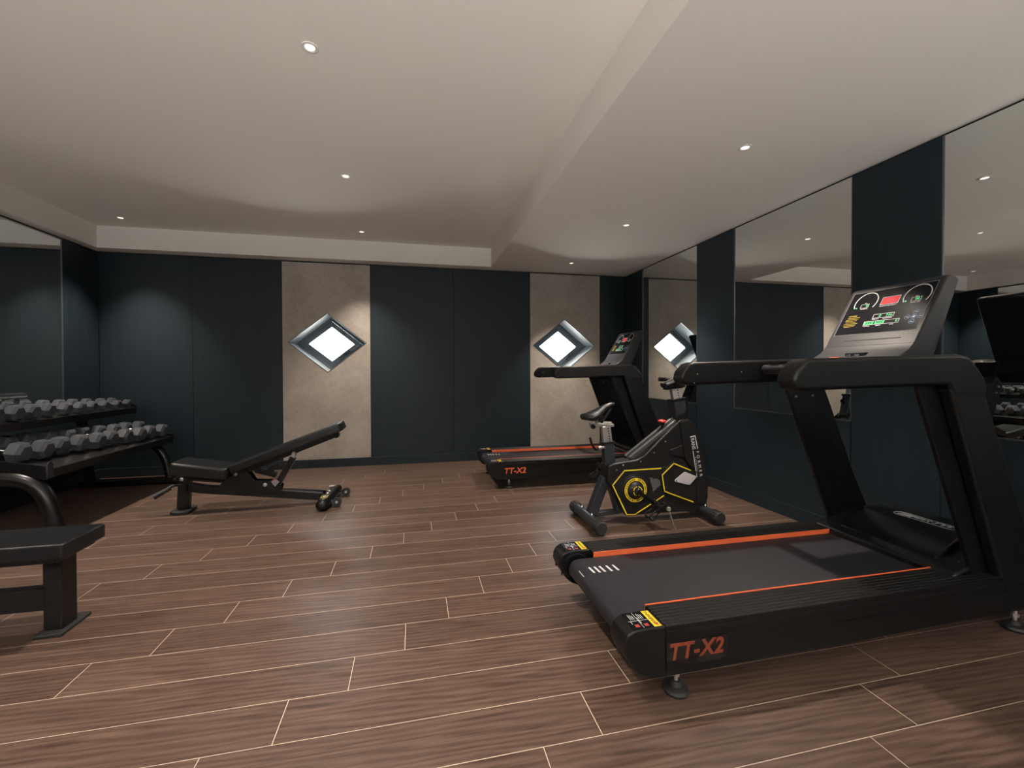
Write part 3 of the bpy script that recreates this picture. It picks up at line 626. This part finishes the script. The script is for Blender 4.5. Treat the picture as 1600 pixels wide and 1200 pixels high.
    for s in (-1, 1): mb.tube(smooth_path([(1.33, yc+s*.04, .83), (1.39, yc+s*.02, .812), (1.45, yc+s*.018, .815), (1.52, yc+s*.01, .90)]), .005, 8)
    mb.cyl((1.435, yc, .79), (1.435, yc, .838), .018); obj('saddle_rail', mb, 'plastic', sd)
    # seat lever
    mb = MB(); mb.tube(smooth_path([(1.405, yc-.03, .597), (1.372, yc-.04, .588), (1.340, yc-.045, .63), (1.322, yc-.045, .685)]), .009, 10, rad=None); lv = obj('adjuster_lever', mb, 'plastic', t_)
    obj('lever_bolt', MB().lathe((1.395, yc-.03, .598), (1.46, yc-.02, .600), [(0, .016), (.3, .018), (.35, .012), (1, .010)], 16), 'steel', lv)
    # stem
    mb = MB(); mb.bar((2.098, yc, .968), (2.145, yc, .775), .075, .105, (1, 0, 0)); sm = obj('stem_tube', mb, 'gunmetal', t_, bevel=.01)
    mb = MB(); mb.bar((2.097, yc, .972), (2.100, yc, .955), .085, .118, (1, 0, 0)); obj('collar', mb, 'plastic', sm, bevel=.003)
    mb = MB(); mb.bar((2.078, yc, 1.07), (2.103, yc, .95), .045, .078, (1, 0, 0)); hp_ = obj('handlebar_post', mb, 'steel', t_, bevel=.004)
    mb = MB()
    for k in range(4): mb.box((2.090+.0045*k, yc-.0222, 1.045-.022*k), (2.099+.0045*k, yc-.0235, 1.033-.022*k))
    obj('post_hole', mb, 'shadowgap', hp_)
    mb = MB(); mb.lathe((2.165, yc, .915), (2.195, yc, .918), [(0, .012), (.5, .012), (.55, .02), (1, .02)], 12); mb.tube([(2.185, yc-.01, .95), (2.185, yc-.01, .885)], .012, 10); obj('stem_knob', mb, 'plastic', sm)
    mb = MB(); mb.bar((1.995, yc, 1.052), (2.16, yc, 1.075), .06, .02)
    for s in (-1, 1):
        mb.tube(smooth_path([(2.19, yc+s*.02, 1.10), (2.17, yc+s*.13, 1.115), (2.13, yc+s*.19, 1.12), (2.06, yc+s*.20, 1.125)]), .018, 12)
        mb.tube(smooth_path([(2.19, yc+s*.02, 1.125), (2.10, yc+s*.035, 1.115), (2.03, yc+s*.035, 1.092), (1.985, yc+s*.03, 1.077)]), .021, 12)
    mb.tube([(2.19, yc-.03, 1.11), (2.19, yc+.03, 1.11)], .020, 12); mb.bar((2.08, yc, 1.065), (2.08, yc, 1.105), .07, .05, (1, 0, 0)); mb.bar((2.02, yc, 1.054), (2.14, yc, 1.064), .05, .016)
    obj('handlebar', mb, 'plastic', t_, ang=60)
    # brake knob
    mb = MB(); mb.cyl((1.965, yc, .70), (1.967, yc, .775), .008); mb.lathe((1.965, yc, .695), (1.966, yc, .725), [(0, .02), (.5, .018), (1, .011)], 16); mb.lathe((1.9665, yc, .755), (1.967, yc, .778), [(0, .012), (1, .03)], 16)
    bk = obj('brake_stem', mb, 'plastic', t_)
    obj('brake_knob', MB().lathe((1.967, yc, .778), (1.968, yc, .800), [(0, .032), (.5, .035), (.8, .030), (1, .018)], 10), 'redknob', bk)
    # stabilisers (tubes across, with rubber end caps)
    for x in (1.315, 2.295):
        sb = obj('stabiliser', MB().cyl((x, yc-.27, .062), (x, yc+.27, .062), .038, seg=28), 'gunmetal', t_)
        for s in (-1, 1):
            mb = MB(); mb.lathe((x, yc+s*.19, .062), (x, yc+s*.285, .062), [(0, .041), (.05, .045), (.9, .046), (1, .040)], 28)
            for k in range(14): a = 2*PI*k/14; mb.bar((x+.046*math.cos(a), yc+s*.20, .062+.046*math.sin(a)), (x+.046*math.cos(a), yc+s*.27, .062+.046*math.sin(a)), .004, .004)
            mb.cyl((x, yc+s*.235, .001), (x, yc+s*.235, .03), .028, .02)
            obj('end_cap', mb, 'rubber', sb)
            obj('dome_nut', MB().lathe((x, yc+s*.10, .096), (x, yc+s*.10, .120), [(0, .012), (.5, .011), (.8, .007), (1, .003)], 12), 'chrome', sb)
    # cranks and pedals
    axis = Vector((1.676, yc, .272)); 
    for s, ang_ in ((-1, math.radians(-38)), (1, math.radians(142))):
        d = Vector((math.cos(ang_), 0, math.sin(ang_))); y_ = s*.15
        a = axis+Vector((0, y_, 0)); e = a + d*.165
        mb = MB(); mb.bar(a-d*.02, e+d*.018, .016, .030, (0, 0, 1) if abs(d.z) < .9 else (1, 0, 0)); mb.cyl(axis+Vector((0, s*.10, 0)), a+Vector((0, s*.01, 0)), .018)
        cr = obj('crank', mb, 'black_steel', t_, bevel=.004)
        pc = e + Vector((0, s*.075, 0)); pd = Vector((math.cos(.65), 0, math.sin(.65)*1)); pu = Vector((-pd.z, 0, pd.x))
        mb = MB(); mb.cyl(e-Vector((0, s*.01, 0)), e+Vector((0, s*.125, 0)), .010)
        for yy_ in (-.042, .042): mb.bar(pc+Vector((0, yy_, 0))-pd*.045, pc+Vector((0, yy_, 0))+pd*.045, .012, .026, pu)
        for q in (-.04, 0, .04): mb.bar(pc+pd*q-Vector((0, .045, 0)), pc+pd*q+Vector((0, .045, 0)), .012, .020, pu)
        pdl = obj('pedal', mb, 'plastic', cr, bevel=.002)
        mb = MB()
        for yy_ in (-.030, .030): mb.tube(smooth_path([pc+Vector((0, yy_, 0))-pd*.045+pu*.01, pc+Vector((0, yy_*1.1, 0))-pd*.115+pu*.015, pc+Vector((0, yy_, 0))-pd*.11-pu*.03, pc+Vector((0, yy_*.8, 0))-pd*.04-pu*.02]), .0045, 8)
        mb.tube(smooth_path([pc+Vector((0, -.033, 0))-pd*.116+pu*.012, pc-pd*.122+pu*.014, pc+Vector((0, .033, 0))-pd*.116+pu*.012]), .0045, 8)
        mb.tube(smooth_path([pc+Vector((0, -.045, 0))+pu*.01, pc+Vector((0, -.05, 0))+pu*.045, pc+Vector((0, .01, 0))+pu*.06, pc+Vector((0, .05, 0))+pu*.04, pc+Vector((0, .045, 0))+pu*.01]), .006, 8)
        obj('toe_cage', mb, 'plastic', pdl)
        if s < 0:
            mb = MB(); st0 = pc+Vector((.045, -.05, -.005)); mb.rings([[p_+Vector((0, i*.010, 0))+Vector((j*.0015, 0, 0)) for i, j in ((-1,-1),(1,-1),(1,1),(-1,1))] for p_ in smooth_path([st0, st0+Vector((.018, -.01, -.07)), st0+Vector((.045, -.02, -.155))], 5)])
            obj('pedal_strap', mb, 'greyprint', pdl)
            obj('strap_buckle', MB().box(st0+Vector((-.012, -.012, -.012)), st0+Vector((.014, .012, .012))), 'steel', pdl, bevel=.002)
    return t_
bike()

# ------------------------------------------------------------------ adjustable bench
def pad(mb, x0, x1, y0, y1, z0, z1, rot=0, pivot=(0, 0), r=None):
    """a cushion: rounded-corner box, optionally tilted about y"""
    c_, s_ = math.cos(rot), math.sin(rot); r = r or min(.04, (y1-y0)/4)
    pts = []
    for cx, cy, a0 in ((x1-r, y1-r, 0), (x0+r, y1-r, 90), (x0+r, y0+r, 180), (x1-r, y0+r, 270)):
        for k in range(5): a = math.radians(a0+k*22.5); pts.append((cx+r*math.cos(a), cy+r*math.sin(a)))
    def mp_(p, t):
        dx, dz = p[0]-pivot[0], t-pivot[1]; return (pivot[0]+dx*c_-dz*s_, p[1], pivot[1]+dx*s_+dz*c_)
    return mb.prism(pts, z0, z1, mapf=mp_)
def bench1():
    yc = 4.27; setO(-1.35, yc, 0)
    t_ = thing('weight_bench', 'black adjustable weight bench with raised backrest, standing below the left window', 'weight bench')
    mb = MB(); pad(mb, 0, .445, yc-.145, yc+.145, -.105, 0); mb.bm.transform(Matrix.Translation((-1.975, 0, .452)) @ Matrix.Rotation(math.radians(9.5), 4, 'Y'))
    obj('seat_pad', mb, 'vinyl', t_, bevel=.024, seg=4, ang=60)
    ang_ = math.atan2(.727-.385, -.662+1.553)
    L_ = .975
    mb = MB(); pad(mb, 0, L_, yc-.14, yc+.14, -.074, 0)
    back = Matrix.Translation((-1.557, 0, .392)) @ Matrix.Rotation(-ang_, 4, 'Y'); mb.bm.transform(back)
    obj('backrest_pad', mb, 'vinyl', t_, bevel=.016, seg=4, ang=60)
    mb = MB(); mb.bar((.10, yc, -.096), (L_-.09, yc, -.096), .06, .042); mb.cyl((L_-.09, yc-.031, -.098), (L_-.09, yc+.031, -.098), .027); mb.bar((.30, yc, -.078), (.75, yc, -.078), .16, .012); mb.bm.transform(back)
    br = obj('backrest_bracket', mb, 'black_steel', t_, bevel=.004)
    # rear leg, seat bracket, beam
    mb = MB(); mb.bar((-1.915, yc, .285), (-1.930, yc, .03), .06, .09, (1, 0, 0)); lg = obj('leg', mb, 'black_steel', t_, bevel=.006)
    mb = MB(); pts = [(-1.93+.075*math.cos(a), yc+math.copysign(.06, math.sin(a))*1+.045*math.sin(a)) for a in [2*PI*(k+.5)/24 for k in range(24)]]; mb.prism(pts, .002, .028, 'z'); obj('foot_plate', mb, 'rubber', lg, bevel=.006)
    mb = MB(); mb.bar((-1.90, yc, .215), (-1.78, yc, .188), .06, .07); mb.bar((-1.79, yc, .188), (-.82, yc, .062), .06, .066)
    obj('main_beam', mb, 'black_steel', t_, bevel=.005)
    mb = MB()
    for s in (-1, 1): mb.prism([(-1.66, .185), (-1.56, .34), (-1.50, .365), (-1.43, .345), (-1.37, .245), (-1.20, .232), (-1.15, .185), (-1.17, .12), (-1.60, .165)], yc+s*.034, yc+s*.042)
    obj('side_plate', mb, 'black_steel', t_, bevel=.002)
    mb = MB(); mb.bar((-1.96, yc, .29), (-1.60, yc, .243), .05, .022); mb.cyl((-1.98, yc-.05, .285), (-1.98, yc+.05, .285), .012); obj('seat_bracket', mb, 'black_steel', t_, bevel=.003)
    # support strut with chrome slider and pop pin block
    mb = MB(); mb.bar((-1.21, yc, .16), (-1.06, yc, .43), .05, .055, (0, 1, 0)); mb.bar((-1.20, yc, .28), (-1.37, yc, .335), .045, .05); mb.bar((-1.17, yc, .37), (-1.30, yc, .30), .05, .035)
    sr = obj('support_strut', mb, 'black_steel', t_, bevel=.004)
    obj('strut_slide', MB().bar((-1.115, yc, .35), (-1.035, yc, .485), .036, .04, (0, 1, 0)), 'steel', sr, bevel=.003)
    mb = MB(); mb.prism([(-1.235, .235), (-1.20, .255), (-1.165, .225), (-1.20, .185)], yc-.055, yc-.046); obj('warning_tag', mb, 'greyprint', sr)
    obj('tag_stripe', MB().prism([(-1.235, .237), (-1.20, .257), (-1.195, .25), (-1.23, .23)], yc-.0565, yc-.055), 'redprint', sr)
    for bx, bz in ((-1.925,.290),(-1.515,.312),(-1.282,.204),(-1.048,.470)):
        obj('bolt', MB().lathe((bx, yc-.030, bz), (bx, yc-.056, bz), [(0, .017), (.8, .016), (1, .008)], 16), 'steel', t_)
    # front crossbar with wheels
    mb = MB()
    rr = []
    for y_, r_ in ((yc-.285, .012), (yc-.282, .030), (yc-.265, .043), (yc-.24, .047), (yc+.26, .047), (yc+.285, .043), (yc+.302, .030), (yc+.305, .012)): rr.append([(-.760+.06*(y_-yc)+r_*1.15*math.cos(a), y_, .052+r_*math.sin(a)) for a in [2*PI*k/24 for k in range(24)]])
    cb = obj('crossbar', MB().rings(rr), 'black_steel', t_, ang=50)
    for s in (-1, 1):
        wy = yc+s*.165+.01; wx_ = -.655+.05*s*.3
        mb = MB(); mb.bar((-.73, wy, .058), (wx_, wy, .046), .02, .022); mb.cyl((wx_, wy-.025, .046), (wx_, wy+.03, .046), .008); mb.cyl((wx_, wy-.022, .0455), (wx_, wy+.018, .0455), .040, .038, 24)
        wh = obj('transport_wheel', mb, 'rubber', cb, bevel=.002)
        obj('wheel_bolt', MB().lathe((wx_, wy-.022, .0455), (wx_, wy-.031, .0455), [(0, .012), (1, .008)], 12), 'steel', wh)
    for a in (-.06, .02): obj('bolt', MB().lathe((-.765, yc+a, .096), (-.765, yc+a, .108), [(0, .014), (.6, .013), (1, .006)], 14), 'steel', cb)
    mb = MB(); mb.box((-.80, yc-.20, .0985), (-.745, yc-.12, .1005)); dc = obj('badge', mb, 'yellow', cb)
    obj('badge_centre', MB().box((-.796, yc-.195, .1000), (-.749, yc-.125, .1010)), 'plastic', dc)
    obj('badge_mark', MB().box((-.785, yc-.175, .1008), (-.760, yc-.145, .1015)), 'white', dc)
    obj('paper_tag', MB().box((-.80, yc+.20, .0965), (-.74, yc+.235, .0985)), 'white', cb)
    # second rail seen behind the beam and rear handle
    obj('adjuster_rail', MB().bar((-1.25, yc+.06, .13), (-.80, yc+.06, .085), .03, .035), 'black_steel', t_, bevel=.004)
    mb = MB(); mb.tube(smooth_path([(-1.93, yc-.02, .24), (-1.99, yc-.05, .238), (-2.03, yc-.08, .210), (-2.08, yc-.11, .178)]), .012, 12); hd = obj('handle', mb, 'black_steel', t_)
    mb = MB(); 
    a, b_ = Vector((-2.00, yc-.062, .225)), Vector((-2.095, yc-.12, .165)); mb.tube([a, b_], .0175, 14)
    for k in range(7): q = a.lerp(b_, (k+.5)/7); dd = (b_-a).normalized()*.004; mb.tube([q-dd, q+dd], .0195, 14)
    obj('grip', mb, 'rubber', hd)
bench1()

# ------------------------------------------------------------------ foreground flat bench
def bench2():
    yc = 2.43; setO(-2.1, yc, 0)
    t_ = thing('weight_bench', 'black flat weight bench cut off by the left edge, rectangular post and thick pad', 'weight bench')
    obj('seat_pad', pad(MB(), -2.66, -1.497, yc-.145, yc+.13, .384, .45, r=.014), 'vinyl', t_, bevel=.008, seg=3, ang=60)
    mb = MB(); mb.box((-2.6, yc-.125, .360), (-1.53, yc+.11, .383)); obj('pad_frame', mb, 'black_steel', t_, bevel=.006)
    for x in (-1.62, -2.52):
        lg = obj('leg', MB().box((x-.04, yc-.02, .012), (x+.035, yc+.075, .360)), 'black_steel', t_, bevel=.006)
        obj('foot_plate', MB().box((x-.055, yc-.06, .001), (x+.055, yc+.135, .016)), 'rubber', lg, bevel=.004)
    obj('stretcher', MB().box((-2.48, yc, .100), (-1.66, yc+.06, .200)), 'black_steel', t_, bevel=.005)
bench2()

# ------------------------------------------------------------------ dumbbell rack
RY0, RY1 = 3.80, 5.50
def rack():
    setO(-2.98, (RY0+RY1)/2, 0)
    t_ = thing('dumbbell_rack', 'long black two-tier dumbbell rack with curved tube legs along the left wall', 'dumbbell rack')
    for (xf, zf, xb, zb) in ((-2.585, .492, -3.14, .592), (-2.925, .818, -3.37, .884)):
        # sloping tray with a front lip, end plates
        mb = MB(); mb.prism([(xf, zf), (xf-.012, zf+.006), (xb, zb+.004), (xb, zb-.012), (xf-.012, zf-.06), (xf, zf-.06)], RY0+.01, RY1-.01)
        tr_ = obj('shelf_tray', mb, 'black_steel', t_, bevel=.002)
        for ye, s in ((RY0, 1), (RY1, -1)):
            mb = MB(); mb.prism([(xf+.004, zf-.07), (xf+.004, zf+.030), (xb, zb+.035), (xb, zb-.07)], ye, ye+s*.008)
            obj('end_plate', mb, 'black_steel', tr_, bevel=.002)
            mb = MB(); a0 = [(ye-.0+s*q[0], q[1]) for q in ((-.004, zf-.060), (.052, zf-.060), (.052, zf+.035), (.044, zf+.052), (.030, zf+.060), (.018, zf+.060), (.004, zf+.052), (-.004, zf+.035))]
            mb.prism(a0, xf+.002, xf+.012, 'x')
            if s > 0 and zf < .6: obj('end_stop', mb, 'gunmetal', tr_, bevel=.003)
            else: mb.bm.free()
    for ye, rt in ((RY0+.02, .054), (RY1-.09, .040)):
        dx = .0 if ye < 4.5 else -.03
        mb = MB(); mb.tube(smooth_path([(-3.20, ye, .44), (-2.86+dx, ye, .440), (-2.74+dx, ye, .425), (-2.655+dx, ye, .375), (-2.60+dx, ye, .29), (-2.565+dx, ye, .18), (-2.54+dx, ye, .045)], 8), rt, 20)
        obj('leg', mb, 'black_steel', t_)
        mb = MB(); mb.bar((-3.38, ye, .036), (-2.41, ye, .036), .11, .066); fb = obj('foot_bar', mb, 'black_steel', t_, bevel=.014)
        if ye < 4.5:
            obj('sticker', MB().box((-2.95, ye-.03, .0692), (-2.80, ye+.01, .0705)), 'white', fb)
            obj('sticker_edge', MB().box((-2.80, ye-.03, .0692), (-2.735, ye+.01, .0705)), 'yellow', fb)
        mb = MB(); mb.bar((-3.30, ye, .05), (-3.38, ye, .83), .06, .07, (1, 0, 0)); mb.bar((-3.37, ye, .79), (-3.00, ye, .775), .04, .05); obj('upright', mb, 'black_steel', t_, bevel=.004)
        obj('bolt', MB().lathe((-2.89, ye-rt+.002, .43), (-2.89, ye-rt-.010, .43), [(0, .012), (1, .007)], 12), 'steel', t_)
    mb = MB(); mb.box((-3.33, RY0+.05, .30), (-3.29, RY1-.1, .40)); obj('cross_beam', mb, 'black_steel', t_, bevel=.003)
rack()
ORD = ['nearest the camera', 'second from the near end', 'third from the near end', 'fourth from the near end', 'fifth from the near end', 'fifth from the back wall', 'fourth from the back wall', 'third from the back wall', 'second from the back wall', 'nearest the back wall']
def dumbbell(x, y, z, r, L, tilt, label, group):
    setO(0, 0, 0)
    e = bpy.data.objects.new('dumbbell', None); COL.objects.link(e); e.empty_display_size = .05; tag(e, label, 'dumbbell', group)
    hl = L*.30
    for s in (-1, 1):
        a, b_ = s*(L/2-hl), s*L/2
        mb = MB(); mb.lathe((a, 0, 0), (b_, 0, 0), [(0, r*.70), (.17, r), (.78, r), (1, r*.70)], 6)
        hd = obj('head', mb, 'hex', e, bevel=.0012, seg=1, ang=12)
        mb = MB(); q = .06*L; xm_ = s*(L/2-hl*.49); mb.prism([(xm_-q, -r*.30), (xm_+q, -r*.30), (xm_+q, r*.30), (xm_-q, r*.30)], r*.866-.002, r*.866+.001, 'z'); obj('weight_badge', mb, 'rubber', hd)
    mb = MB(); hr_ = .0135+.03*(r-.04); mb.lathe((-(L/2-hl)-.01, 0, 0), (L/2-hl+.01, 0, 0), [(0, hr_+.006), (.08, hr_), (.3, hr_), (.5, hr_*1.22), (.7, hr_), (.92, hr_), (1, hr_+.006)], 18); obj('handle', mb, 'chrome', e)
    e.location = (x, y, z); e.rotation_euler = (0, tilt, 0)
    return e
def hexrot(e, a):     # roll a dumbbell about its own handle
    e.rotation_euler = (Matrix.Rotation(e.rotation_euler[1], 3, 'Y') @ Matrix.Rotation(a, 3, 'X')).to_euler()
for i in range(10):
    t = i/9; y = 3.90 + i*.1655
    r = .080-.008*t; L = .34-.03*t
    sl = math.atan2(.10, .555); xm = -2.815 + .17*t + .012*math.sin(i*2.1) - (L/2-.05); zm = .492+.008 + (-2.585-xm)*.18 + r*.866/math.cos(sl)+.002
    e = dumbbell(xm, y, zm, r, L, sl, 'large dark grey rubber hex dumbbell on the lower rack shelf, '+ORD[i], 'dumbbells on the lower shelf'); hexrot(e, 0)
    r = .070-.026*t; L = .27-.07*t
    sl = math.atan2(.066, .445); xm = -2.965 + .008*math.sin(i*1.7) - (L/2-.04); zm = .818+.008 + (-2.925-xm)*.148 + r*.866/math.cos(sl)+.002
    e = dumbbell(xm, y, zm, r, L, sl, 'dark grey rubber hex dumbbell on the upper rack shelf, '+ORD[i], 'dumbbells on the upper shelf'); hexrot(e, 0)
setO(-3.17, 4.1, 1.0)
mb = MB(); mb.lathe((-3.14, 3.75, 1.018), (-3.16, 4.44, 1.008), [(0, .022), (.01, .025), (.98, .025), (1, .021)], 28)
tag(obj('barbell_bar', mb, 'chrome'), 'shiny chrome steel bar lying across the upper dumbbells at the left edge', 'barbell bar')
